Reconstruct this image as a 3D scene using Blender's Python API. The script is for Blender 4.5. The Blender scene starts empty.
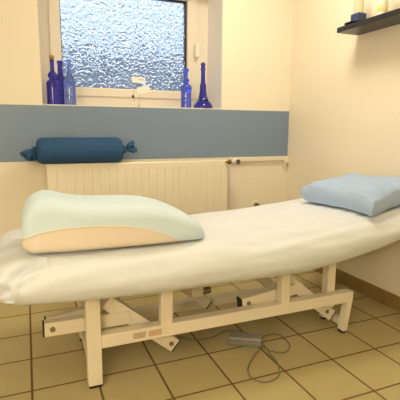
import bpy, bmesh, math, random
from mathutils import Vector, Matrix, noise

random.seed(7)
scn = bpy.context.scene
COL = scn.collection
PI = math.pi
V3 = Vector

# ------------------------------------------------------------------ materials
def mat(name, color, rough=0.5, metal=0.0, **kw):
    m = bpy.data.materials.new(name)
    m.use_nodes = True
    b = m.node_tree.nodes['Principled BSDF']
    b.inputs['Base Color'].default_value = (*color, 1)
    b.inputs['Roughness'].default_value = rough
    b.inputs['Metallic'].default_value = metal
    for k, v in kw.items():
        b.inputs[k.replace('_', ' ')].default_value = v
    return m

def nd(m, t, **kw):
    n = m.node_tree.nodes.new(t)
    for k, v in kw.items():
        setattr(n, k, v)
    return n

def lk(m, a, b):
    m.node_tree.links.new(a, b)

def bsdf(m):
    return m.node_tree.nodes['Principled BSDF']

def add_bump(m, scale, strength, dist=0.002, detail=3.0, stretch=(1, 1, 1)):
    tc = nd(m, 'ShaderNodeTexCoord'); mp = nd(m, 'ShaderNodeMapping')
    mp.inputs['Scale'].default_value = stretch
    nz = nd(m, 'ShaderNodeTexNoise'); nz.inputs['Scale'].default_value = scale
    nz.inputs['Detail'].default_value = detail
    bp = nd(m, 'ShaderNodeBump'); bp.inputs['Strength'].default_value = strength
    bp.inputs['Distance'].default_value = dist
    lk(m, tc.outputs['Object'], mp.inputs['Vector']); lk(m, mp.outputs['Vector'], nz.inputs['Vector'])
    lk(m, nz.outputs['Fac'], bp.inputs['Height']); lk(m, bp.outputs['Normal'], bsdf(m).inputs['Normal'])
    return nz

def add_tint(m, c1, c2, scale, detail=3.0):
    tc = nd(m, 'ShaderNodeTexCoord')
    nz = nd(m, 'ShaderNodeTexNoise'); nz.inputs['Scale'].default_value = scale
    nz.inputs['Detail'].default_value = detail
    mx = nd(m, 'ShaderNodeMix', data_type='RGBA')
    mx.inputs[6].default_value = (*c1, 1); mx.inputs[7].default_value = (*c2, 1)
    lk(m, tc.outputs['Object'], nz.inputs['Vector']); lk(m, nz.outputs['Fac'], mx.inputs[0])
    lk(m, mx.outputs[2], bsdf(m).inputs['Base Color'])

M = {}
M['wall'] = mat('cream wall paint', (0.85, 0.78, 0.63), 0.75)
add_bump(M['wall'], 60, 0.12, 0.003)
M['ceiling'] = mat('white ceiling paint', (0.88, 0.85, 0.78), 0.8)
add_bump(M['ceiling'], 40, 0.1)
M['band'] = mat('blue grey satin paint', (0.192, 0.270, 0.38), 0.4)
add_bump(M['band'], 60, 0.08, 0.002)
M['skirting'] = mat('brown skirting tile', (0.30, 0.19, 0.075), 0.4)
add_tint(M['skirting'], (0.22, 0.14, 0.042), (0.33, 0.22, 0.07), 14)
M['upvc'] = mat('cream window plastic', (0.80, 0.74, 0.62), 0.35)
add_bump(M['upvc'], 90, 0.03)
M['gasket'] = mat('black rubber gasket', (0.02, 0.02, 0.022), 0.5)
M['sill'] = mat('pale window board', (0.82, 0.79, 0.74), 0.4)
add_tint(M['sill'], (0.78, 0.75, 0.70), (0.85, 0.82, 0.77), 30)
M['reveal'] = mat('reveal paint whitened as daylight', (0.90, 0.88, 0.88), 0.7)  # whiter than the wall to stand in for daylight on the reveal
add_bump(M['reveal'], 60, 0.08)
M['radiator'] = mat('cream radiator enamel', (0.82, 0.75, 0.58), 0.35)
add_bump(M['radiator'], 70, 0.03)
M['frame'] = mat('ivory powder coated steel', (0.80, 0.73, 0.57), 0.38)
add_bump(M['frame'], 200, 0.05, 0.0008)
M['rubber'] = mat('black rubber', (0.018, 0.016, 0.014), 0.6)
M['bolt'] = mat('dull zinc bolt', (0.30, 0.25, 0.17), 0.4, 0.7)
M['dark_metal'] = mat('dark motor casing', (0.06, 0.05, 0.04), 0.5)
M['brass'] = mat('aged brass', (0.32, 0.2, 0.07), 0.35, 0.8)
M['sticker_grey'] = mat('worn beige sticker', (0.56, 0.47, 0.33), 0.5)
M['sticker_pink'] = mat('worn pinkish sticker', (0.66, 0.45, 0.30), 0.5)
add_tint(M['sticker_grey'], (0.36, 0.28, 0.18), (0.68, 0.58, 0.42), 160, 1)
add_tint(M['sticker_pink'], (0.55, 0.33, 0.20), (0.72, 0.52, 0.36), 160, 1)
M['sheet'] = mat('pale stretch cotton sheet', (0.705, 0.75, 0.78), 0.9)
add_bump(M['sheet'], 10, 0.5, 0.014, 2.5, (0.5, 1.5, 1.3))
M['mattress'] = mat('off white vinyl', (0.7, 0.68, 0.6), 0.5)
add_bump(M['mattress'], 200, 0.05)
M['foam_blue'] = mat('pale aqua jersey', (0.63, 0.78, 0.86), 0.9)
add_bump(M['foam_blue'], 260, 0.08, 0.001)
M['foam_cream'] = mat('cream jersey', (0.78, 0.69, 0.56), 0.9)
add_bump(M['foam_cream'], 260, 0.1, 0.001)
M['piping'] = mat('pale piping', (0.80, 0.76, 0.64), 0.8)
M['pillow'] = mat('light blue cotton', (0.39, 0.525, 0.75), 0.9)
add_bump(M['pillow'], 16, 0.3, 0.01, 2.5)
M['bolster'] = mat('petrol blue cotton', (0.018, 0.078, 0.195), 0.85)
add_bump(M['bolster'], 30, 0.25, 0.006, 3)
M['shelf'] = mat('black brown lacquer board', (0.018, 0.018, 0.021), 0.35)
add_bump(M['shelf'], 60, 0.05)
M['navy'] = mat('navy blue plastic', (0.035, 0.055, 0.16), 0.4)
M['pale_plastic'] = mat('pale translucent plastic', (0.82, 0.78, 0.55), 0.3, Transmission_Weight=0.35)
M['yellow'] = mat('yellow paper label', (0.82, 0.68, 0.30), 0.6)
M['white_plastic'] = mat('white plastic', (0.85, 0.80, 0.68), 0.35)
M['paper'] = mat('white card', (0.86, 0.83, 0.76), 0.8)
M['ink'] = mat('dark ink', (0.10, 0.09, 0.09), 0.8)
M['pedal'] = mat('grey foot switch plastic', (0.20, 0.20, 0.17), 0.55)
add_bump(M['pedal'], 300, 0.1, 0.0008)
M['pedal_top'] = mat('grey foot switch treadle', (0.27, 0.27, 0.235), 0.5)
add_bump(M['pedal_top'], 300, 0.1, 0.0008)
M['cord'] = mat('dark grey cord', (0.20, 0.185, 0.13), 0.55)
M['cork'] = mat('cork and gilt stopper', (0.36, 0.23, 0.07), 0.5)
M['clear'] = mat('clear glass', (0.95, 0.95, 0.93), 0.02, Transmission_Weight=1.0, IOR=1.45)

def blue_glass(name, c, tw=0.85):
    m = mat(name, c, 0.06, Transmission_Weight=tw, IOR=1.45)
    add_bump(m, 40, 0.08, 0.002)
    return m
M['cobalt'] = blue_glass('cobalt glass', (0.07, 0.08, 0.65))
M['cobalt_deep'] = blue_glass('deep cobalt glass', (0.05, 0.05, 0.55))
M['cobalt_pale'] = blue_glass('light cobalt glass', (0.22, 0.32, 0.85))
M['cobalt_mid'] = blue_glass('bright cobalt glass', (0.10, 0.16, 0.93))

# hammered pane
g = mat('hammered window glass', (0.93, 0.96, 1.0), 0.03, Transmission_Weight=1.0, IOR=1.5)
tc = nd(g, 'ShaderNodeTexCoord'); mp = nd(g, 'ShaderNodeMapping')
mp.inputs['Scale'].default_value = (1, 1, 1)
nz = nd(g, 'ShaderNodeTexNoise'); nz.inputs['Scale'].default_value = 30; nz.inputs['Detail'].default_value = 1
va = nd(g, 'ShaderNodeVectorMath', operation='SCALE'); va.inputs['Scale'].default_value = 0.02
vb = nd(g, 'ShaderNodeVectorMath', operation='ADD')
vo = nd(g, 'ShaderNodeTexVoronoi', feature='SMOOTH_F1'); vo.inputs['Scale'].default_value = 46
vo.inputs['Smoothness'].default_value = 0.12
sq = nd(g, 'ShaderNodeMath', operation='MULTIPLY')
bp = nd(g, 'ShaderNodeBump'); bp.inputs['Strength'].default_value = 1.0; bp.inputs['Distance'].default_value = 0.0075
lk(g, tc.outputs['Object'], mp.inputs['Vector'])
lk(g, mp.outputs['Vector'], nz.inputs['Vector']); lk(g, nz.outputs['Color'], va.inputs[0])
lk(g, mp.outputs['Vector'], vb.inputs[0]); lk(g, va.outputs['Vector'], vb.inputs[1])
lk(g, vb.outputs['Vector'], vo.inputs['Vector']); lk(g, vo.outputs['Distance'], sq.inputs[0]); lk(g, vo.outputs['Distance'], sq.inputs[1]); lk(g, sq.outputs[0], bp.inputs['Height'])
lk(g, bp.outputs['Normal'], bsdf(g).inputs['Normal'])
M['pane'] = g

# floor tiles: square 25 cm tiles with brown joints
T, X0, Y0 = 0.25, 0.0, -0.1915
fm = mat('beige floor tile', (0.5, 0.4, 0.2), 0.33)
def tile_nodes(m, tile_a, tile_b, grout, half):
    tc = nd(m, 'ShaderNodeTexCoord'); sp = nd(m, 'ShaderNodeSeparateXYZ')
    lk(m, tc.outputs['Object'], sp.inputs[0])
    def axis(out, off):
        a = nd(m, 'ShaderNodeMath', operation='SUBTRACT'); a.inputs[1].default_value = off
        d = nd(m, 'ShaderNodeMath', operation='DIVIDE'); d.inputs[1].default_value = T
        h = nd(m, 'ShaderNodeMath', operation='ADD'); h.inputs[1].default_value = 0.5
        f = nd(m, 'ShaderNodeMath', operation='FRACT')
        s = nd(m, 'ShaderNodeMath', operation='SUBTRACT'); s.inputs[1].default_value = 0.5
        ab = nd(m, 'ShaderNodeMath', operation='ABSOLUTE')
        lk(m, out, a.inputs[0]); lk(m, a.outputs[0], d.inputs[0]); lk(m, d.outputs[0], h.inputs[0])
        lk(m, h.outputs[0], f.inputs[0]); lk(m, f.outputs[0], s.inputs[0]); lk(m, s.outputs[0], ab.inputs[0])
        fl = nd(m, 'ShaderNodeMath', operation='FLOOR'); lk(m, d.outputs[0], fl.inputs[0])
        return ab.outputs[0], fl.outputs[0]
    ax, fx = axis(sp.outputs['X'], X0); ay, fy = axis(sp.outputs['Y'], Y0)
    mn = nd(m, 'ShaderNodeMath', operation='MINIMUM'); lk(m, ax, mn.inputs[0]); lk(m, ay, mn.inputs[1])
    mr = nd(m, 'ShaderNodeMapRange'); mr.inputs['From Min'].default_value = half / T * 0.75
    mr.inputs['From Max'].default_value = half / T * 1.3
    lk(m, mn.outputs[0], mr.inputs['Value'])
    cb = nd(m, 'ShaderNodeCombineXYZ'); lk(m, fx, cb.inputs[0]); lk(m, fy, cb.inputs[1])
    wn = nd(m, 'ShaderNodeTexWhiteNoise', noise_dimensions='3D'); lk(m, cb.outputs[0], wn.inputs['Vector'])
    nz = nd(m, 'ShaderNodeTexNoise'); nz.inputs['Scale'].default_value = 11; nz.inputs['Detail'].default_value = 4
    lk(m, tc.outputs['Object'], nz.inputs['Vector'])
    av = nd(m, 'ShaderNodeMath', operation='MULTIPLY_ADD'); av.inputs[1].default_value = 0.35
    lk(m, wn.outputs['Value'], av.inputs[0]); lk(m, nz.outputs['Fac'], av.inputs[2])
    mx = nd(m, 'ShaderNodeMix', data_type='RGBA'); mx.inputs[6].default_value = (*tile_a, 1); mx.inputs[7].default_value = (*tile_b, 1)
    lk(m, av.outputs[0], mx.inputs[0])
    m2 = nd(m, 'ShaderNodeMix', data_type='RGBA'); m2.inputs[6].default_value = (*grout, 1)
    lk(m, mr.outputs[0], m2.inputs[0]); lk(m, mx.outputs[2], m2.inputs[7])
    lk(m, m2.outputs[2], bsdf(m).inputs['Base Color'])
    ro = nd(m, 'ShaderNodeMapRange'); ro.inputs['To Min'].default_value = 0.9; ro.inputs['To Max'].default_value = 0.30
    lk(m, mr.outputs[0], ro.inputs['Value']); lk(m, ro.outputs[0], bsdf(m).inputs['Roughness'])
    bp = nd(m, 'ShaderNodeBump'); bp.inputs['Strength'].default_value = 0.6; bp.inputs['Distance'].default_value = 0.003
    lk(m, mr.outputs[0], bp.inputs['Height']); lk(m, bp.outputs['Normal'], bsdf(m).inputs['Normal'])
tile_nodes(fm, (0.42, 0.348, 0.16), (0.48, 0.40, 0.19), (0.15, 0.09, 0.03), 0.0042)
M['floor'] = fm

# ------------------------------------------------------------------ mesh helpers
def bm_new():
    return bmesh.new()

def bx(bm, lo, hi, bevel=0.0, seg=2, mtx=None):
    vs = [bm.verts.new((x, y, z)) for x in (lo[0], hi[0]) for y in (lo[1], hi[1]) for z in (lo[2], hi[2])]
    q = [(0, 1, 3, 2), (4, 6, 7, 5), (0, 4, 5, 1), (2, 3, 7, 6), (0, 2, 6, 4), (1, 5, 7, 3)]
    fs = [bm.faces.new([vs[i] for i in f]) for f in q]
    new = list(vs)
    if bevel > 0:
        es = list({e for f in fs for e in f.edges})
        r = bmesh.ops.bevel(bm, geom=es, offset=bevel, segments=seg, profile=0.5, affect='EDGES')
        new = list({v for v in vs if v.is_valid} | {v for v in r['verts'] if v.is_valid})
    if mtx is not None:
        for v in new:
            v.co = mtx @ v.co
    return new

def lathe(bm, prof, cx=0, cy=0, cz=0, n=24, mod=None, mtx=None):
    rings = []
    for r, z in prof:
        ring = []
        for k in range(n):
            a = 2 * PI * k / n
            rr = r * (mod(a, z) if mod else 1)
            p = V3((rr * math.cos(a), rr * math.sin(a), z))
            if mtx is not None:
                p = mtx @ p
            ring.append(bm.verts.new(p + V3((cx, cy, cz))))
        rings.append(ring)
    for a, b in zip(rings, rings[1:]):
        for k in range(n):
            bm.faces.new((a[k], a[(k + 1) % n], b[(k + 1) % n], b[k]))
    bm.faces.new(rings[0][::-1]); bm.faces.new(rings[-1])

def tube(bm, pts, r, n=8, cap=True):
    pts = [V3(p) for p in pts]
    rings = []
    up = V3((0, 0, 1))
    for i, p in enumerate(pts):
        t = (pts[min(i + 1, len(pts) - 1)] - pts[max(i - 1, 0)]).normalized()
        s = t.cross(up)
        if s.length < 1e-4:
            s = t.cross(V3((1, 0, 0)))
        s.normalize(); u = s.cross(t)
        rr = r[i] if isinstance(r, (list, tuple)) else r
        rings.append([bm.verts.new(p + (s * math.cos(2 * PI * k / n) + u * math.sin(2 * PI * k / n)) * rr) for k in range(n)])
    for a, b in zip(rings, rings[1:]):
        for k in range(n):
            bm.faces.new((a[k], a[(k + 1) % n], b[(k + 1) % n], b[k]))
    if cap:
        bm.faces.new(rings[0][::-1]); bm.faces.new(rings[-1])

def catmull(pts, k=8):
    pts = [V3(p) for p in pts]
    q = [pts[0] * 2 - pts[1]] + pts + [pts[-1] * 2 - pts[-2]]
    out = []
    for i in range(1, len(q) - 2):
        a, b, c, d = q[i - 1:i + 3]
        for s in range(k):
            t = s / k
            out.append(0.5 * ((2 * b) + (c - a) * t + (2 * a - 5 * b + 4 * c - d) * t * t + (3 * b - a - 3 * c + d) * t ** 3))
    out.append(pts[-1])
    return out

def interp(tab, x):
    if x <= tab[0][0]:
        return tab[0][1]
    for (x0, y0), (x1, y1) in zip(tab, tab[1:]):
        if x <= x1:
            return y0 + (y1 - y0) * (x - x0) / (x1 - x0)
    return tab[-1][1]

def smooth_tab(tab, n=6):
    pts = catmull([(a, 0, b) for a, b in tab], n)
    return [(p.x, p.z) for p in pts]

def obj(name, bm, m, parent=None, smooth=False, auto=None):
    bmesh.ops.recalc_face_normals(bm, faces=bm.faces)
    me = bpy.data.meshes.new(name)
    bm.to_mesh(me); bm.free()
    me.materials.append(M[m])
    if smooth:
        for p in me.polygons:
            p.use_smooth = True
        if auto:
            me.set_sharp_from_angle(angle=math.radians(auto))
    o = bpy.data.objects.new(name, me); COL.objects.link(o)
    if parent is not None:
        o.parent = parent
        o.matrix_parent_inverse = Matrix.Translation(parent.location).inverted()
    return o

def tag(o, label, cat, group=None):
    o['label'] = label; o['category'] = cat
    if group:
        o['group'] = group
    return o

def thing(name, label, cat, loc, group=None):
    o = bpy.data.objects.new(name, None); COL.objects.link(o)
    o.empty_display_size = 0.05
    o.location = loc
    return tag(o, label, cat, group)

def struct(name, bm, m, parent=None, smooth=False):
    o = obj(name, bm, m, parent, smooth)
    if parent is None:
        o['kind'] = 'structure'
    return o

# ------------------------------------------------------------------ room shell
XL, XR, YF, YB, H = -1.35, 2.1925, -3.7, 0.0, 2.5
JL, JR, SZ, SOF, RD = 0.389, 1.613, 1.163, 2.05, 0.263      # window opening
bm = bm_new(); bx(bm, (XL - .15, YF - .15, -.1), (XR + .15, YB + .4, 0)); struct('floor', bm, 'floor')
bm = bm_new(); bx(bm, (XL - .15, YF - .15, H), (XR + .15, YB + .4, H + .1)); struct('ceiling', bm, 'ceiling')
WT = 0.36
bm = bm_new()
bx(bm, (XL - .15, 0, 0), (JL, WT, H)); bx(bm, (JR, 0, 0), (XR + .15, WT, H))
bx(bm, (JL, 0, 0), (JR, WT, SZ - .007)); bx(bm, (JL, 0, SOF), (JR, WT, H))
struct('wall_back', bm, 'wall')
bm = bm_new(); bx(bm, (XR, YF, 0), (XR + .15, 0, H)); struct('wall_right', bm, 'wall')
bm = bm_new(); bx(bm, (XL - .15, YF, 0), (XL, 0, H)); struct('wall_left', bm, 'wall')
bm = bm_new(); bx(bm, (XL - .15, YF - .15, 0), (XR + .15, YF, H)); struct('wall_front', bm, 'wall')
# painted band
bm = bm_new(); bx(bm, (XL, -.002, .811), (XR - .003, 0, 1.1555)); struct('trim_1', bm, 'band')
# skirting tiles
bm = bm_new()
y = -0.02
while y > YF + .05:
    y2 = max(y - .262, YF + .01)
    bx(bm, (XR - .009, y2 + .003, 0), (XR, y, .088), .002, 1)
    y = y2
struct('baseboard_right', bm, 'skirting')
bm = bm_new()
x = XL + .01
while x < XR - .05:
    x2 = min(x + .262, XR - .012)
    bx(bm, (x, -.009, 0), (x2 - .003, 0, .088), .002, 1)
    x = x2
struct('baseboard_back', bm, 'skirting')
# pipe cover strip under the band
bm = bm_new()
bx(bm, (1.69, -.024, .776), (2.165, 0, .808), .005)
bx(bm, (2.150, -.027, .757), (2.1905, 0, .797), .004)
bx(bm, (2.150, -.020, .715), (2.172, 0, .760), .004)
struct('trim_2', bm, 'radiator')

# ------------------------------------------------------------------ window
win = bpy.data.objects.new('window_1', None); COL.objects.link(win)
win.location = (1.0, RD, SZ); win['kind'] = 'structure'
def ring(bm, x0, x1, z0, z1, wl, wr, wb, wt, ya, yb, bev=.004):
    bx(bm, (x0, ya, z0), (x0 + wl, yb, z1), bev); bx(bm, (x1 - wr, ya, z0), (x1, yb, z1), bev)
    bx(bm, (x0 + wl - .004, ya + .0005, z0), (x1 - wr + .004, yb, z0 + wb), bev)
    bx(bm, (x0 + wl - .004, ya + .0005, z1 - wt), (x1 - wr + .004, yb, z1), bev)
GL, GR, GB, GT = .540, 1.4415, 1.298, 1.945
bm = bm_new(); ring(bm, JL, JR, SZ, SOF, .085, .085, .078, .04, RD, WT - .01)
struct('window_frame', bm, 'upvc', win)
bm = bm_new(); ring(bm, .468, 1.528, 1.238, 2.018, GL - .468, 1.528 - GR, GB - 1.238, 2.018 - GT, RD - .014, RD + .055, .006)
sash = struct('sash', bm, 'upvc', win)
bm = bm_new(); ring(bm, GL - .004, GR + .004, GB - .004, GT + .004, .010, .014, .009, .013, RD + .012, RD + .05, .001)
struct('gasket', bm, 'gasket', sash)
bm = bm_new(); bx(bm, (GL, RD + .027, GB), (GR, RD + .033, GT)); struct('pane', bm, 'pane', sash)
bm = bm_new()
bx(bm, (JR - .004, .003, SZ), (JR, RD, SOF), .001); bx(bm, (JL, .003, SZ), (JL + .004, RD, SOF), .001)
bx(bm, (JL + .004, .003, SOF - .004), (JR - .004, RD, SOF), .001)
struct('window_reveal', bm, 'reveal', win)  # thin lining added to carry the daylight-whitened colour
# lever handle on the right stile
bm = bm_new()
bx(bm, (1.487, RD - .026, 1.562), (1.509, RD - .013, 1.640), .005)
struct('handle_plate', bm, 'white_plastic', sash)
bm = bm_new()
bx(bm, (1.491, RD - .052, 1.620), (1.505, RD - .024, 1.637), .004)
bx(bm, (1.489, RD - .060, 1.545), (1.520, RD - .042, 1.650), .006)
struct('handle', bm, 'white_plastic', sash)
bm = bm_new(); bx(bm, (JL, -.004, SZ - .007), (JR, RD, SZ), .002); struct('window_sill', bm, 'sill', win)

# ------------------------------------------------------------------ outside the window
bm = bm_new(); bx(bm, (-14, WT + .02, .85), (16, 30, 1.0))
go = struct('ground', bm, 'ceiling')
gm = mat('grey gravel yard', (0.20, 0.20, 0.21), 0.9); add_tint(gm, (0.14, 0.14, 0.15), (0.3, 0.3, 0.3), 3)
go.data.materials.clear(); go.data.materials.append(gm)
hm = mat('dark grey garden wall', (0.16, 0.17, 0.19), 0.9); add_tint(hm, (0.10, 0.12, 0.15), (0.22, 0.25, 0.30), 2)
M['garden'] = hm
bm = bm_new(); bx(bm, (-12, 4.2, 1.0), (14, 4.5, 2.15)); struct('wall_garden', bm, 'garden')

# ------------------------------------------------------------------ radiator
rad = thing('radiator', 'long cream panel radiator with vertical grooves under the window', 'radiator', (1.0, -.07, .2))
RX0, RX1, RZ0, RZ1, RY = .390, 1.613, .20, .80, -.118
bm = bm_new()
pitch = (RX1 - RX0 - .05) / 22
prof = [(RX0, RY + .004), (RX0 + .004, RY)]
for k in range(22):
    a = RX0 + .025 + k * pitch
    prof += [(a + pitch * .36, RY), (a + pitch * .44, RY + .0035), (a + pitch * .58, RY + .0035), (a + pitch * .66, RY)]
prof += [(RX1 - .004, RY), (RX1, RY + .004)]
zs = [(RZ0, 0), (RZ0 + .03, 0), (RZ0 + .05, 1), (RZ1 - .055, 1), (RZ1 - .035, 0), (RZ1 - .006, 0), (RZ1 - .001, -1)]
rows = []
for z, f in zs:
    row = []
    for (x, yy) in prof:
        d = (yy - RY) if f == 1 else (min(yy - RY, .004) if x in (RX0, RX1) else 0)
        row.append(bm.verts.new((x, RY + d + (.004 if f == -1 else 0), z)))
    rows.append(row)
for a, b in zip(rows, rows[1:]):
    for i in range(len(a) - 1):
        bm.faces.new((a[i], a[i + 1], b[i + 1], b[i]))
# give the sheet thickness at its back
bx(bm, (RX0 + .002, RY + .009, RZ0), (RX1 - .002, RY + .016, RZ1 - .003))
obj('front_panel', bm, 'radiator', rad)
bm = bm_new(); bx(bm, (RX0, -.045, RZ0), (RX1, -.035, RZ1 - .003), .002); obj('rear_panel', bm, 'radiator', rad)
for s in (RX0 - .001, RX1 - .003):
    bm = bm_new(); bx(bm, (s, -.108, RZ0 + .01), (s + .004, -.03, RZ1 - .002), .001); obj('side_panel', bm, 'radiator', rad)
bm = bm_new()
bx(bm, (RX0, -.114, RZ1 - .004), (RX1, -.104, RZ1)); bx(bm, (RX0, -.042, RZ1 - .004), (RX1, -.032, RZ1))
n = 60
for k in range(n + 1):
    xx = RX0 + (RX1 - RX0 - .006) * k / n
    bx(bm, (xx, -.106, RZ1 - .005), (xx + .006, -.04, RZ1 - .001))
obj('top_grille', bm, 'radiator', rad)
for xx in (.55, 1.45):
    bm = bm_new()
    bx(bm, (xx, -.036, .3), (xx + .03, -.0015, .7), .003)
    obj('wall_mount', bm, 'radiator', rad)
ROTX = Matrix.Rotation(PI / 2, 4, 'Y')
bm = bm_new()
lathe(bm, [(.008, 0), (.008, .018), (.016, .019), (.016, .036), (.011, .037), (.011, .044)], 1.592, -.128, .787, 16, mtx=ROTX)
val = obj('valve', bm, 'brass', rad, True, 40)
OUT = Matrix.Rotation(PI / 2, 4, 'X')
bm = bm_new()
bx(bm, (1.632, -.142, .774), (1.668, -.112, .801), .006)
lathe(bm, [(.012, 0), (.020, .004), (.022, .014), (.022, .048), (.020, .054), (.019, .055)], 1.666, -.115, .789, 24, mtx=OUT,
      mod=lambda a, z: 1 + .03 * math.cos(12 * a))
obj('thermostat_head', bm, 'white_plastic', val, True, 40)
bm = bm_new(); lathe(bm, [(.0175, .0545), (.0175, .058), (.015, .0595)], 1.666, -.115, .789, 20, mtx=OUT)
cp_ = obj('end_cap', bm, 'dark_metal', val)
bm = bm_new(); lathe(bm, [(.007, .059), (.007, .0605)], 1.666, -.115, .789, 14, mtx=OUT); obj('dial_mark', bm, 'brass', val)
bm = bm_new(); tube(bm, catmull([(1.645, -.115, .787), (1.652, -.06, .788), (1.665, -.015, .789), (1.70, -.010, .789)], 5), .007, 10)
obj('pipe', bm, 'radiator', rad, True)

# capped pipe outlet on the wall
cap = thing('pipe_outlet', 'small round pipe outlet with dark brown centre low on the wall by the radiator', 'pipe outlet', (1.91, 0, .437))
RY90 = Matrix.Rotation(PI / 2, 4, 'X')
bm = bm_new(); lathe(bm, [(.036, 0), (.036, .006), (.028, .012), (.026, .0125)], 1.91, 0, .440, 20, mtx=RY90); obj('rosette', bm, 'radiator', cap, True, 40)
bm = bm_new(); lathe(bm, [(.017, .011), (.017, .04), (.013, .046)], 1.91, 0, .440, 16, mtx=RY90); obj('plug', bm, 'brass', cap, True, 40)

# ------------------------------------------------------------------ bolster on the radiator
bo = thing('bolster_cushion', 'petrol blue bolster cushion with knotted ends on top of the radiator', 'cushion', (.605, -.088, .80))
bm = bm_new()
R0 = .0795
pr_ = [(.022, -.275), (.045, -.273), (.062, -.268), (.073, -.258), (R0, -.242), (R0 + .001, -.15), (R0, 0), (R0 + .001, .15), (R0, .242), (.073, .258), (.062, .267), (.045, .272), (.022, .274)]
pr_ = [(r, z * .955) for r, z in pr_]
fine = []
for (a, b) in zip(pr_, pr_[1:]):
    for s in range(3):
        t = s / 3; fine.append((a[0] + (b[0] - a[0]) * t, a[1] + (b[1] - a[1]) * t))
fine.append(pr_[-1])
lathe(bm, fine, .600, -.0885, .880, 40, mtx=ROTX, mod=lambda a, z: 1 + .012 * noise.noise(V3((math.cos(a) * 1.5, math.sin(a) * 1.5, z * 14))) + (.05 * math.cos(9 * a) if abs(z) > .250 else 0))
obj('body', bm, 'bolster', bo, True)
def tassel(side, spread):
    bm = bm_new()
    x0 = .600 + side * .258
    c = V3((x0, -.0885, .883))
    lathe(bm, [(.016, 0), (.024, .006), (.026, .014), (.022, .022), (.016, .028)], c.x, c.y, c.z, 14, mtx=Matrix.Rotation(side * PI / 2, 4, 'Y'))
    for k in range(7):
        a = spread[0] + (spread[1] - spread[0]) * k / 6
        yy = random.uniform(-.02, .02)
        L = random.uniform(.055, .075)
        p0 = c + V3((side * .024, 0, 0))
        tip = p0 + V3((side * math.cos(a) * L, yy, math.sin(a) * L))
        mid = (p0 + tip) / 2 + V3((0, yy * .4, .005))
        tube(bm, [p0, mid, tip], [.011, .015, .013], 8)
    return bm
obj('knot', tassel(-1, (-1.75, -.35)), 'bolster', bo, True)
obj('knot', tassel(1, (-.25, .75)), 'bolster', bo, True)

# ------------------------------------------------------------------ bottles on the sill
def bottle(name, label, x, y, parts):
    t = thing(name, label, 'bottle', (x, y, SZ), 'blue glass bottles on the window sill')
    for pn, m, prof, mod in parts:
        bm = bm_new(); lathe(bm, prof, x, y, SZ, 28, mod); obj(pn, bm, m, t, True, 35)
    return t
def sm(p, k=4):
    return smooth_tab_r(p, k)
def smooth_tab_r(p, k):
    q = catmull([(r, 0, z) for r, z in p], k)
    return [(max(a.x, .001), a.z) for a in q]
bottle('bottle', 'dark blue tiered bottle with gold stopper, leftmost on the sill', .462, .045, [
    ('body', 'cobalt_deep', sm([(.034, 0), (.040, .003), (.040, .06), (.040, .125), (.036, .142), (.024, .152), (.022, .158), (.028, .170), (.029, .182), (.021, .196), (.0135, .205), (.012, .235), (.0125, .262), (.015, .264), (.015, .271), (.011, .272)]), None),
    ('stopper', 'cork', sm([(.006, .272), (.013, .279), (.016, .288), (.013, .298), (.005, .303)]), None)])
bottle('bottle', 'narrow dark blue bottle behind between the leftmost two bottles', .513, .115, [
    ('body', 'cobalt_deep', sm([(.032, 0), (.036, .003), (.036, .10), (.036, .15), (.030, .178), (.017, .200), (.0145, .23), (.0145, .262), (.018, .264), (.018, .278), (.013, .279)]), None)])
bottle('bottle', 'lighter blue see-through round-shouldered bottle beside the dark tiered one', .563, .055, [
    ('body', 'cobalt_pale', sm([(.034, 0), (.0375, .003), (.0375, .07), (.0375, .138), (.034, .155), (.022, .178), (.0145, .195), (.0125, .225), (.0125, .265), (.0165, .268), (.0165, .279), (.012, .280)]), None)])
bottle('bottle', 'bright blue ribbed bottle with bulging shoulder and neck rings on the right', 1.355, .05, [
    ('body', 'cobalt_mid', sm([(.033, 0), (.036, .004), (.035, .06), (.0355, .112), (.040, .125), (.041, .143), (.034, .157), (.019, .168), (.017, .176), (.023, .186), (.023, .197), (.015, .207), (.0125, .222), (.013, .245), (.018, .250), (.020, .258), (.018, .268), (.012, .274)]),
     lambda a, z: 1 + (.03 * math.cos(14 * a) if z < .115 else 0))])
bottle('bottle', 'violet blue flared tower-shaped bottle with ball stopper beside window jamb', 1.489, .06, [
    ('body', 'cobalt_deep', sm([(.066, 0), (.071, .004), (.069, .018), (.060, .036), (.046, .052), (.034, .075), (.027, .105), (.0235, .14), (.0215, .17), (.0175, .174), (.0155, .21), (.0145, .265), (.017, .270), (.017, .288), (.012, .291)]), 
     None),
    ('stopper', 'cobalt_deep', sm([(.009, .289), (.014, .296), (.0175, .308), (.014, .319), (.005, .324)]), None)])

# little clear vial holding card tags on a wire
ta = thing('card_holder', 'small clear glass vial with wire stems holding two white paper tags', 'card holder', (.975, .06, SZ))
bm = bm_new(); lathe(bm, sm([(.012, 0), (.014, .002), (.014, .04), (.009, .05), (.008, .058), (.010, .060)]), .975, .06, SZ, 18); obj('vial', bm, 'clear', ta, True, 40)
bm = bm_new(); lathe(bm, [(.007, .059), (.009, .062), (.009, .074), (.006, .078)], .975, .06, SZ, 14); obj('stopper', bm, 'dark_metal', ta, True, 40)
bm = bm_new()
tube(bm, [(.978, .062, SZ + .07), (.985, .066, SZ + .12), (1.00, .07, SZ + .185)], .0011, 6)
obj('wire', bm, 'bolt', ta)
bm = bm_new()
tube(bm, [(1.012, .045, SZ + .002), (1.014, .05, SZ + .05), (1.03, .055, SZ + .12)], .0011, 6)
lathe(bm, [(.008, 0), (.009, .003), (.005, .008)], 1.012, .045, SZ, 12)
obj('wire', bm, 'bolt', ta)
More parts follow.
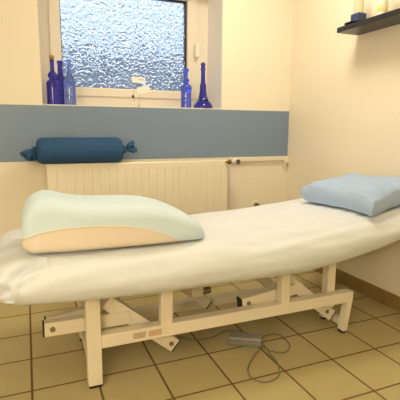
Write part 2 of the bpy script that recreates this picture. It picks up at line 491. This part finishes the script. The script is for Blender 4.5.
def card(cx, y, cz, w, h, rot, mark):
    bm = bm_new()
    mt = Matrix.Translation((cx, y, cz)) @ Matrix.Rotation(rot, 4, 'Y')
    bx(bm, (-w / 2, -.0008, -h / 2), (w / 2, .0008, h / 2), mtx=mt)
    c = obj('card', bm, 'paper', ta)
    if mark:
        bm = bm_new()
        for a in range(5):
            bx(bm, (w * .02 + a * w * .075, -.0014, h * .02), (w * .02 + a * w * .075 + w * .055, -.0007, h * .14), mtx=mt)
        obj('lettering', bm, 'ink', c)
card(1.018, .068, 1.343, .094, .040, math.radians(3), True)
card(1.046, .052, 1.279, .088, .046, math.radians(-15), False)

# ------------------------------------------------------------------ wall shelf and its bottles
sh = thing('wall_shelf', 'black floating shelf on the right wall', 'shelf', (XR, -1.2, 1.583))
bm = bm_new(); bx(bm, (2.029, -1.75, 1.583), (XR, -.702, 1.612), .002); obj('board', bm, 'shelf', sh)
SH = 1.612
di = thing('dish', 'low black dish under the blue based bottle on the wall shelf', 'dish', (2.075, -.80, SH))
bm = bm_new(); lathe(bm, sm([(.05, 0), (.06, .002), (.075, .012), (.074, .0135), (.056, .006), (.02, .005)]), 2.105, -.79, SH, 28); obj('bowl', bm, 'shelf', di, True)
bt = thing('lotion_bottle', 'pale translucent bottle in a navy blue base at far end of the shelf', 'bottle', (2.105, -.79, SH + .006))
bm = bm_new(); bx(bm, (2.075, -.825, SH + .007), (2.135, -.757, SH + .066), .006); obj('base', bm, 'navy', bt)
bm = bm_new(); lathe(bm, sm([(.024, .066), (.027, .07), (.027, .15), (.024, .165), (.012, .178), (.011, .2), (.013, .201), (.013, .215), (.01, .216)]), 2.105, -.79, SH, 20); obj('body', bm, 'pale_plastic', bt, True, 40)
b2 = thing('lotion_bottle', 'white bottle with a yellow label, nearer one on the shelf', 'bottle', (2.1, -.975, SH))
bm = bm_new(); lathe(bm, sm([(.026, 0), (.029, .003), (.029, .13), (.025, .145), (.012, .155), (.011, .17)]), 2.1, -.975, SH, 20); obj('body', bm, 'white_plastic', b2, True, 40)
bm = bm_new(); lathe(bm, [(.0292, .03), (.0297, .031), (.0297, .062), (.0292, .063)], 2.1, -.975, SH, 20); obj('label_strip', bm, 'yellow', b2, True, 40)
bm = bm_new(); lathe(bm, [(.014, .168), (.014, .195), (.012, .197)], 2.1, -.975, SH, 20); obj('lid', bm, 'yellow', b2, True, 40)

# ------------------------------------------------------------------ massage table
tb = thing('massage_table', 'ivory steel framed height-adjustable massage table under the pale sheet', 'massage table', (1.12, -1.05, 0))
TX0, TX1, TY0, TY1 = .13, 2.170, -1.385, -.655
TOP = smooth_tab([(.13, .559), (.5, .559), (.9, .561), (1.2, .570), (1.5, .587), (1.8, .613), (2.0, .632), (2.2, .648)])
BOT = smooth_tab([(.13, .428), (.3, .410), (.5, .400), (.75, .391), (1.0, .392), (1.33, .386), (1.55, .406), (1.79, .446), (1.92, .478), (2.05, .518), (2.2, .55)])
def outline(x0, x1, y0, y1, rl, rr, nx=230, nc=20, ny=46):
    pts = []
    def arc(cx, cy, r, a0):
        for k in range(nc + 1):
            a = a0 + PI / 2 * k / nc
            pts.append((cx + r * math.cos(a), cy + r * math.sin(a), math.cos(a), math.sin(a)))
    def seg(xa, ya, xb, yb, n, nx_, ny_):
        for k in range(1, n):
            pts.append((xa + (xb - xa) * k / n, ya + (yb - ya) * k / n, nx_, ny_))
    arc(x0 + rl, y0 + rl, rl, PI); seg(x0 + rl, y0, x1 - rr, y0, nx, 0, -1)
    arc(x1 - rr, y0 + rr, rr, -PI / 2); seg(x1, y0 + rr, x1, y1 - rr, ny, 1, 0)
    arc(x1 - rr, y1 - rr, rr, 0); seg(x1 - rr, y1, x0 + rl, y1, nx, 0, 1)
    arc(x0 + rl, y1 - rl, rl, PI / 2); seg(x0, y1 - rl, x0, y0 + rl, ny, -1, 0)
    return pts
def padded(bm, off, prof, rl, rr, tuck, wrinkle):
    ol = outline(TX0 + off, TX1 - off, TY0 + off, TY1 - off, rl, rr)
    yc = (TY0 + TY1) / 2
    rings = []
    def inset(pt, ins):
        x, y, a, b = pt
        return (min(max(x - a * ins, TX0 + off + ins), TX1 - off - ins), min(max(y - b * ins, TY0 + off + ins), TY1 - off - ins))
    def top(x):
        return interp(TOP, x) - off
    def bot(x):
        return interp(BOT, x) + off
    for s in [q / 30 for q in range(30)]:
        rg = []
        for (x, y, a, b) in ol:
            ex, ey = inset((x, y, a, b), prof[0][0])
            mx_ = min(max(ex, TX0 + .32), TX1 - .32)
            px, py = mx_ + (ex - mx_) * s, yc + (ey - yc) * s
            rg.append(V3((px, py, top(px) + .004 * (1 - s))))
        rings.append(rg)
    for ins, f in prof:
        rg = []
        for (x, y, a, b) in ol:
            px, py = inset((x, y, a, b), ins)
            zt, zb = top(x), bot(x)
            rg.append(V3((px, py, zt + (zb - zt) * f)))
        rings.append(rg)
    for ins, dz in tuck:
        rings.append([V3((x - a * ins, y - b * ins, bot(x) + dz)) for (x, y, a, b) in ol])
    n = len(ol)
    if wrinkle:
        for ri, rg in enumerate(rings):
            for i, p in enumerate(rg):
                x, y, a, b = ol[i]
                w = wrinkle(p, a, b, ri / len(rings))
                p += w
    vr = [[bm.verts.new(p) for p in rg] for rg in rings]
    for A, B in zip(vr, vr[1:]):
        for k in range(n):
            bm.faces.new((A[k], A[(k + 1) % n], B[(k + 1) % n], B[k]))
    # close centre strip
    c = vr[0]
    bmesh.ops.remove_doubles(bm, verts=c, dist=1e-5)
    return vr
PROF = [(.150, 0), (.115, .012), (.085, .04), (.058, .10), (.036, .19), (.018, .31), (.006, .45), (0, .60), (.003, .73), (.012, .85), (.026, .94), (.042, .99)]
CREASE_A = ([(.305, .550), (.256, .541), (.215, .520), (.200, .494), (.206, .450)], 1.0)
CREASE_B = ([(.150, .455), (.175, .472), (.20, .488)], .8)
def seg_dist(x, z, u, v):
    dx, dz = v[0] - u[0], v[1] - u[1]
    t = min(1, max(0, ((x - u[0]) * dx + (z - u[1]) * dz) / (dx * dx + dz * dz)))
    return math.hypot(x - u[0] - t * dx, z - u[1] - t * dz)
TOP_CREASES = [[(1.115, -1.196), (1.257, -1.207), (1.402, -1.23)], [(1.078, -1.001), (1.169, -1.035), (1.276, -1.039)], [(0.95, -1.318), (1.075, -1.34), (1.224, -1.369)], [(1.12, -1.439), (1.281, -1.465), (1.513, -1.458)]]
PROF = [(max(0, a), min(1, max(0, b))) for a, b in ((p.x, p.z) for p in catmull([(a, 0, b) for a, b in PROF], 3))]
def wr(p, a, b, t):
    # soft lengthwise folds of a stretched cotton sheet, gathers at the corners
    side = min(1, max(0, (t - .50) / .12))
    k = noise.noise(V3((p.x * 2.0 + 3, p.y * 8 + p.x * 1.2, p.z * 9))) * .009
    k += noise.noise(V3((p.x * 4.5 + 9, p.y * 15, p.z * 24))) * .008
    k *= .40 + .60 * side
    k += (1 - side) * .007 * noise.noise(V3((p.x * 2.6 - p.y * 1.5, p.y * 21 + p.x * 2.0, 2.0)))
    if p.x > .85:                                   # drag lines that run towards the raised end
        u = p.z * 34 - p.x * 4.2 + p.y * 20
        k += .013 * min(1, (p.x - .85) * 2) * noise.noise(V3((u * .6, p.x * 1.1, 4.0))) * (.35 + .65 * side)
    nrm = V3((0, 0, 1)).lerp(V3((a * .85, b * .85, .5)), side)
    out = nrm * k
    d = math.hypot(p.x - (TX0 + .06), (p.z - .47) * 1.2)
    if side > 0 and p.y < -1.15:                    # gathers at the near left corner
        fade = min(1, (-1.15 - p.y) / .12)
        if d < .3:
            ang = math.atan2(p.z - .43, p.x - TX0 + .02)
            out += nrm * (.006 * side * fade * (1 - d / .3) * math.sin(ang * 8 + .5))
        for pl_, dep in (CREASE_A, CREASE_B):
            q = min(seg_dist(p.x, p.z, u, v) for u, v in zip(pl_, pl_[1:]))
            out += nrm * (.011 * dep * math.exp(-((q - .018) / .009) ** 2) - .020 * dep * math.exp(-(q / .009) ** 2)) * min(1, side * 4)
    if side < 1:
        for pl_ in TOP_CREASES:
            q = min(seg_dist(p.x, p.y, u, v) for u, v in zip(pl_, pl_[1:]))
            if q < .06:
                e = min(1, min(abs(p.x - pl_[0][0]), abs(p.x - pl_[-1][0])) / .08)
                out.z -= .015 * e * math.exp(-(q / .012) ** 2) * (1 - side)
                out.z += .007 * e * math.exp(-((q - .025) / .014) ** 2) * (1 - side)
    return out
bm = bm_new()
bx(bm, (.2, -1.26, .435), (1.2, -.78, .46), .01)
padded(bm, .042, PROF, .09, .15, [(.06, 0), (.2, .001), (.29, .001)], None)
obj('mattress', bm, 'mattress', tb, True)
bm = bm_new()
padded(bm, 0.0, PROF, .11, .17, [(.050, .000), (.056, .004)], wr)
sheet = obj('fitted_sheet', bm, 'sheet', None, True)
tag(sheet, 'pale fitted cotton sheet stretched over the massage table', 'sheet')

from mathutils.bvhtree import BVHTree
sheet_tree = BVHTree.FromPolygons([v.co[:] for v in sheet.data.vertices], [p.vertices[:] for p in sheet.data.polygons])
def settle(objs, gap=.0012):
    low = 1e9
    for o in objs:
        for v in o.data.vertices:
            h = sheet_tree.ray_cast(V3((v.co.x, v.co.y, 2)), V3((0, 0, -1)))
            if h[0] is not None:
                low = min(low, v.co.z - h[0].z)
    for o in objs:
        tree = BVHTree.FromPolygons([v.co[:] for v in o.data.vertices], [p.vertices[:] for p in o.data.polygons])
        for v in sheet.data.vertices:
            h = tree.ray_cast(V3((v.co.x, v.co.y, v.co.z - .08)), V3((0, 0, 1)), .4)
            if h[0] is not None and h[0].z < v.co.z + .06:
                low = min(low, h[0].z - v.co.z)
    for o in objs:
        o.data.transform(Matrix.Translation((0, 0, gap - low)))

# steel base
FY = -1.27
bm = bm_new()
bx(bm, (.511, FY, .164), (1.760, FY + .05, .218), .004)
rail = obj('base_rail', bm, 'frame', tb)
for x0, x1, m in ((.637, .690, 'sticker_grey'), (.702, .757, 'sticker_pink')):
    bm = bm_new(); bx(bm, (x0, FY - .001, .180), (x1, FY + .002, .205)); obj('sticker', bm, m, rail)
def leg(x0, x1, y0, y1, z1, slant=0.0):
    bm = bm_new()
    for v in bx(bm, (x0, y0, .012), (x1, y1, z1), .003):
        v.co.x += slant * (1 - v.co.z / z1)
    l = obj('leg', bm, 'frame', tb)
    bm = bm_new(); bx(bm, (x0 + .002 + slant, y0 + .003, 0), (x1 - .002 + slant, y1 - .003, .018), .004); obj('rubber_foot', bm, 'rubber', l)
    return l
leg(.457, .512, FY, FY + .055, .41)
leg(1.730, 1.758, FY + .001, FY + .044, .166, -.024)
leg(.47, .515, -.86, -.815, .41)
leg(1.713, 1.757, -.86, -.815, .12)
leg(1.715, 1.755, -1.105, -1.070, .045)
bm = bm_new(); bx(bm, (.50, -.862, .066), (1.757, -.815, .112), .004); obj('base_rail', bm, 'frame', tb)
for x0, x1 in ((.475, .508), (1.720, 1.750)):
    bm = bm_new(); bx(bm, (x0, FY + .04, .026), (x1, -.83, .060), .003); obj('crossbar', bm, 'frame', tb)
# uprights from the base rail to the top frame
for x0, x1, y0, y1, z0, zt in ((.757, .808, FY + .004, FY + .046, .212, .43), (1.338, 1.384, FY + .004, FY + .046, .212, .455), (1.633, 1.680, FY + .045, FY + .09, .13, .49)):
    bm = bm_new(); bx(bm, (x0, y0, z0), (x1, y1, zt), .003); obj('upright', bm, 'frame', tb)
# top frame hidden under the mattress
bm = bm_new()
bx(bm, (.30, -1.235, .385), (1.25, -1.195, .425), .003); bx(bm, (.30, -.86, .385), (1.25, -.82, .425), .003)
for xx in (.30, .8, 1.2):
    bx(bm, (xx, -1.2, .388), (xx + .04, -.84, .422), .003)
obj('top_frame', bm, 'frame', tb)
# lifting linkage: flat tubes in the plane of the frame side
def arm(p0, p1, w, y0, y1, caps=(False, False), bolts=(), name='link_arm', mname='frame'):
    a, b = V3((p0[0], 0, p0[1])), V3((p1[0], 0, p1[1]))
    L = (b - a).length; ang = -math.atan2(b.z - a.z, b.x - a.x)
    mt = Matrix.Translation((a.x, 0, a.z)) @ Matrix.Rotation(ang, 4, 'Y')
    bm = bm_new(); bx(bm, (0, y0, -w / 2), (L, y1, w / 2), .003, mtx=mt)
    o = obj(name, bm, mname, tb)
    for f, (u, v) in zip(caps, ((-.006, .003), (L - .003, L + .006))):
        if f:
            bm = bm_new(); bx(bm, (u, y0 + .001, -w / 2 + .001), (v, y1 - .001, w / 2 - .001), .001, mtx=mt); obj('end_cap', bm, 'rubber', o)
    for t in bolts:
        bm = bm_new()
        lathe(bm, [(.0105, 0), (.0105, .004), (.008, .007), (.004, .0075)], n=14, mtx=mt @ Matrix.Translation((t, y0, 0)) @ Matrix.Rotation(PI / 2, 4, 'X'))
        obj('bolt', bm, 'bolt', o, True, 40)
    return o
A0, A1 = -1.212, -1.172
arm((.307, .251), (.640, .247), .056, A0, A1, (True, False), (.030,))
arm((.545, .327), (.838, .078), .060, A0 + .004, A1 + .004, (False, True), (.360,))
arm((1.160, .221), (1.450, .256), .056, A0 - .006, A1, (True, False), (.032,))
arm((1.370, .335), (1.690, .074), .058, A0 + .004, A1 + .004, (False, True), (.366,))
B0, B1 = -.965, -.925
arm((.32, .215), (.60, .250), .052, -1.085, -1.045, (True, False), ())
arm((.86, .330), (1.13, .100), .055, -.905, -.870, (False, True), ())
arm((1.30, .330), (1.58, .095), .055, -.905, -.870, (False, True), ())
# lifting motor
bm = bm_new(); bx(bm, (.985, -1.03, .205), (1.045, -.97, .262), .006)
mo = obj('motor', bm, 'frame', tb)
bm = bm_new(); lathe(bm, [(.014, 0), (.017, .004), (.017, .045), (.012, .05)], 1.045, -1.0, .225, 16, mtx=ROTX); obj('motor_shaft', bm, 'bolt', mo, True, 40)
bm = bm_new(); tube(bm, [(1.02, -1.0, .26), (1.02, -1.0, .40)], .012, 10); obj('hanger', bm, 'frame', mo, True)

# ------------------------------------------------------------------ contour pillow
cp = thing('contour_pillow', 'long wave-shaped leg cushion, pale aqua above and cream below, on the sheet', 'cushion', (.60, -1.12, .57))
CX0, CX1 = .249, .955
HT = smooth_tab([(.249, 0.672), (.258, 0.715), (.285, 0.751), (.325, 0.771), (.365, 0.771), (.42, 0.755), (.50, 0.743), (.60, 0.738), (.70, 0.732), (.78, 0.715), (.84, 0.691), (.89, 0.665), (.92, 0.640), (.945, 0.615), (.955, 0.588)], 5)
PP = [(.249, .628), (.30, .652), (.38, .666), (.50, .668), (.62, .658), (.70, .640), (.78, .608), (.83, .582), (.85, .574), (1.0, .574)]
YFc = [(.249, -1.235), (.28, -1.270), (.42, -1.290), (.70, -1.300), (.90, -1.292), (.93, -1.280), (.955, -1.25)]
YBc = [(.249, -.99), (.30, -.965), (.80, -.965), (1.0, -.985)]
bmB, bmC = bm_new(), bm_new()
NS = 56
secs = []
for i in range(NS + 1):
    x = CX0 + (CX1 - CX0) * (i / NS)
    h = max(interp(HT, x), .580); zb = .574
    if x < .285:
        zb = .574 + .022 * ((.285 - x) / .036) ** 2
    p = min(max(interp(PP, x), zb), h - .004)
    yf, yb = interp(YFc, x), interp(YBc, x)
    hh = h - zb
    r = min(.055, hh * .48); rb = min(.02, hh * .2)
    def side(ys, sgn):
        def low_curve(z):
            t = min(1, max(0, (z - zb) / rb))
            return (ys + sgn * rb * (1 - t) ** 2, zb + rb * t if t < 1 else z)
        pz = min(max(p, zb), h - r * 1.02)
        lo = [low_curve(zb + (pz - zb) * q) for q in (0, .15, .3, .6, 1)]
        hi = [low_curve(pz)]
        pz = max(pz, zb + rb)
        hi.append((ys, min(pz + .002, h - r * 1.01)))
        m_ = (pz + h - r) / 2
        hi += [(ys + sgn * .001, m_)]
        for k in range(0, 7):
            a = PI / 2 * k / 6
            hi.append((ys + sgn * r * (1 - math.cos(a)), h - r + r * math.sin(a)))
        return lo, hi
    lf, hf = side(yf, 1); lb, hb = side(yb, -1)
    mid = [(yf + (yb - yf) * t, h + .006 * math.sin(PI * t) * min(1, hh / .1)) for t in (.3, .4, .5, .6, .7)]
    secs.append((x, hf + mid + hb[::-1], lf, lb, hf[0], hb[0]))
def loft(bm, rows, closed=False):
    vr = [[bm.verts.new(q) for q in r] for r in rows]
    for A, B in zip(vr, vr[1:]):
        m_ = len(A) if closed else len(A) - 1
        for k in range(m_):
            bm.faces.new((A[k], A[(k + 1) % len(A)], B[(k + 1) % len(A)], B[k]))
    return vr
rowsB = [[(x, a, b) for a, b in up] for x, up, *_ in secs]
rowsC = [[(x, a, b) for a, b in (lf[::-1] + lb)] for x, up, lf, lb, *_ in secs]
# rounded end on the left: pull the first section slightly inward
vB = loft(bmB, rowsB); vC = loft(bmC, rowsC)
bmB.faces.new(vB[0]); bmB.faces.new(vB[-1]); bmC.faces.new(vC[0]); bmC.faces.new(vC[-1])
bmesh.ops.recalc_face_normals(bmB, faces=bmB.faces)
o = obj('cover', bmB, 'foam_blue', cp, True, 70)
ob = obj('base', bmC, 'foam_cream', cp, True, 70)
bm = bm_new()
tube(bm, [(s[0], s[4][0] - .001, s[4][1]) for s in secs[:44]], .0026, 6); tube(bm, [(s[0], s[5][0] + .001, s[5][1]) for s in secs[:44]], .0026, 6)
tube(bm, [(secs[0][0] - .001, secs[0][4][0], secs[0][4][1]), (secs[0][0] - .001, secs[0][5][0], secs[0][5][1])], .0026, 6)
op = obj('piping', bm, 'piping', cp, True)
settle([o, ob, op])

# ------------------------------------------------------------------ blue head pillow
pl = thing('pillow', 'light blue pillow lying at the raised right end of the massage table', 'pillow', (1.98, -1.02, .63))
bm = bm_new()
W, D, TH = .39, .475, .120
NU, NV = 46, 46
PM = Matrix.Translation((1.920, -1.085, 0)) @ Matrix.Rotation(math.radians(9), 4, 'Z')
def drape(p):
    q = PM @ p
    zz = []
    for dx, dy in ((0, 0), (.03, 0), (-.03, 0), (0, .03), (0, -.02)):
        h = sheet_tree.ray_cast(V3((min(q.x + dx, 2.14), max(q.y + dy, -1.335), 2)), V3((0, 0, -1)))
        if h[0] is not None and h[0].z > interp(TOP, q.x) - .045:
            zz.append(h[0].z)
    q.z = (sum(zz) / len(zz) if zz else interp(TOP, q.x) - .035) + p.z
    return q
def pil(u, v, s):
    # u,v in -1..1, pinched corners, puffed middle
    e = ((1 - abs(u) ** 4) * (1 - abs(v) ** 4)) ** .15
    cx = u * (W / 2) * (1 - .055 * (1 - abs(v)) ** 0 * (1 - v * v) * abs(u) ** 3)
    cy = v * (D / 2) * (1 - .055 * (1 - u * u) * abs(v) ** 3)
    e0 = min(1, e)
    z = s * TH / 2 * e * (1 + .20 * s * (1 - u * u) * (1 - v * v))
    if s < 0:
        z = max(z, -TH * .42)
    ed = max(abs(u), abs(v))
    if s < 0:
        cx *= 1 - .07 * e0; cy *= 1 - .07 * e0
    w = .010 * noise.noise(V3((u * 2.3 + 5 * s, v * 2.3, 1))) + .007 * noise.noise(V3((u * 5, v * 5 + 7, s * 3))) * ed
    if s > 0:
        z += w * e ** .5
        # creases along the near edge
        z += .009 * e * ed ** 4 * math.sin(15 * u + 5 * v) + .005 * e * noise.noise(V3((u * 4 + v * 7, v * 2.5, 9)))
    return V3((cx, cy, z + TH * .42))
def grid(s):
    g_ = []
    for i in range(NU + 1):
        row = []
        for j in range(NV + 1):
            u = math.sin((i / NU - .5) * PI); v = math.sin((j / NV - .5) * PI)
            u = .55 * u + .45 * (2 * i / NU - 1); v = .55 * v + .45 * (2 * j / NV - 1)
            row.append(bm.verts.new(drape(pil(u, v, s))))
        g_.append(row)
    for i in range(NU):
        for j in range(NV):
            bm.faces.new((g_[i][j], g_[i + 1][j], g_[i + 1][j + 1], g_[i][j + 1]))
grid(1); grid(-1)
bmesh.ops.remove_doubles(bm, verts=bm.verts, dist=2e-4)
settle([obj('pillowcase', bm, 'pillow', pl, True)])

# ------------------------------------------------------------------ foot switch and its cord
fs = thing('foot_switch', 'grey foot switch on the floor tiles with a looped cord', 'foot switch', (1.19, -1.165, 0))
FM = Matrix.Translation((1.204, -1.170, 0)) @ Matrix.Rotation(math.radians(-32), 4, 'Z')
bm = bm_new(); bx(bm, (-.082, -.036, 0), (.082, .036, .026), .007, 3, mtx=FM); obj('housing', bm, 'pedal', fs)
bm = bm_new(); bx(bm, (-.079, -.033, .022), (.079, .033, .043), .010, 3, mtx=FM); obj('treadle', bm, 'pedal_top', fs)
bm = bm_new()
pts = [(1.255, -1.205, .014), (1.262, -1.235, .008), (1.28, -1.29, .0045), (1.333, -1.318, .0045), (1.388, -1.275, .0045), (1.405, -1.20, .0045), (1.385, -1.150, .0045), (1.326, -1.150, .0045),
       (1.275, -1.195, .012), (1.225, -1.262, .0105), (1.165, -1.310, .0045), (1.105, -1.380, .0045), (1.092, -1.45, .0045), (1.138, -1.488, .0045), (1.205, -1.465, .0045), (1.250, -1.385, .0045), (1.262, -1.30, .0045), (1.272, -1.215, .0125),
       (1.275, -1.13, .0045), (1.235, -1.06, .0045), (1.164, -1.03, .0045), (1.08, -1.065, .0045), (1.0, -1.06, .0045), (.93, -1.00, .0045), (.90, -.93, .0045)]
tube(bm, catmull(pts, 7), .0026, 8)
obj('cord', bm, 'cord', fs, True)

# ------------------------------------------------------------------ light
LP = V3((1.45, -.93, 2.42))
ld = bpy.data.lights.new('upper_fill_light', 'AREA'); ld.shape = 'DISK'; ld.size = .55
ld.energy = 18; ld.color = (1.0, .875, .69)
lo = bpy.data.objects.new('upper_fill_light', ld); lo.location = LP; COL.objects.link(lo)
# added unseen fill light high on the left, evens out the room
l2 = bpy.data.lights.new('upper_fill_light', 'AREA'); l2.shape = 'DISK'; l2.size = .5
l2.energy = 8; l2.color = (1.0, .875, .69)
lo2 = bpy.data.objects.new('upper_fill_light', l2); lo2.location = (-.4, -2.5, 2.42); COL.objects.link(lo2)

# added unseen fill light behind the camera, lifts back wall and table front
l3 = bpy.data.lights.new('rear_fill_light', 'POINT'); l3.shadow_soft_size = .22
l3.energy = 44; l3.color = (1.0, .875, .69)
lo3 = bpy.data.objects.new('rear_fill_light', l3); lo3.location = (-.55, -3.3, 1.45); COL.objects.link(lo3)

w = bpy.data.worlds.new('overcast sky'); scn.world = w; w.use_nodes = True
nt = w.node_tree; bg = nt.nodes['Background']
tcw = nt.nodes.new('ShaderNodeTexCoord'); spw = nt.nodes.new('ShaderNodeSeparateXYZ')
cr = nt.nodes.new('ShaderNodeValToRGB')
cr.color_ramp.elements[0].position = 0.0; cr.color_ramp.elements[0].color = (.33, .46, .66, 1)
cr.color_ramp.elements[1].position = .30; cr.color_ramp.elements[1].color = (.60, .74, .90, 1)
el = cr.color_ramp.elements.new(.75); el.color = (2.2, 2.5, 2.9, 1)
nt.links.new(tcw.outputs['Generated'], spw.inputs[0]); nt.links.new(spw.outputs['Z'], cr.inputs[0])
nt.links.new(cr.outputs[0], bg.inputs['Color']); bg.inputs['Strength'].default_value = 1.25

# ------------------------------------------------------------------ camera
F, YAW, PIT, ROL = 421.678, 0.389374777, 0.167060312, 0.00567100506
cy_, sy_, cp_, sp_ = math.cos(YAW), math.sin(YAW), math.cos(PIT), math.sin(PIT)
fw = V3((sy_ * cp_, cy_ * cp_, -sp_)); rt = V3((cy_, -sy_, 0)); up = rt.cross(fw)
c_, s_ = math.cos(ROL), math.sin(ROL)
r_, u_ = rt * c_ + up * s_, up * c_ - rt * s_
cd = bpy.data.cameras.new('camera'); cd.sensor_width = 36; cd.lens = F / 400 * 36; cd.clip_start = .02
co = bpy.data.objects.new('camera', cd); COL.objects.link(co)
co.matrix_world = Matrix(((r_.x, u_.x, -fw.x, .28298), (r_.y, u_.y, -fw.y, -2.83391), (r_.z, u_.z, -fw.z, 1.01740), (0, 0, 0, 1)))
scn.camera = co

vs = scn.view_settings
vs.view_transform = 'Standard'; vs.look = 'None'; vs.gamma = 1; vs.use_curve_mapping = False
vs.exposure = 0.15
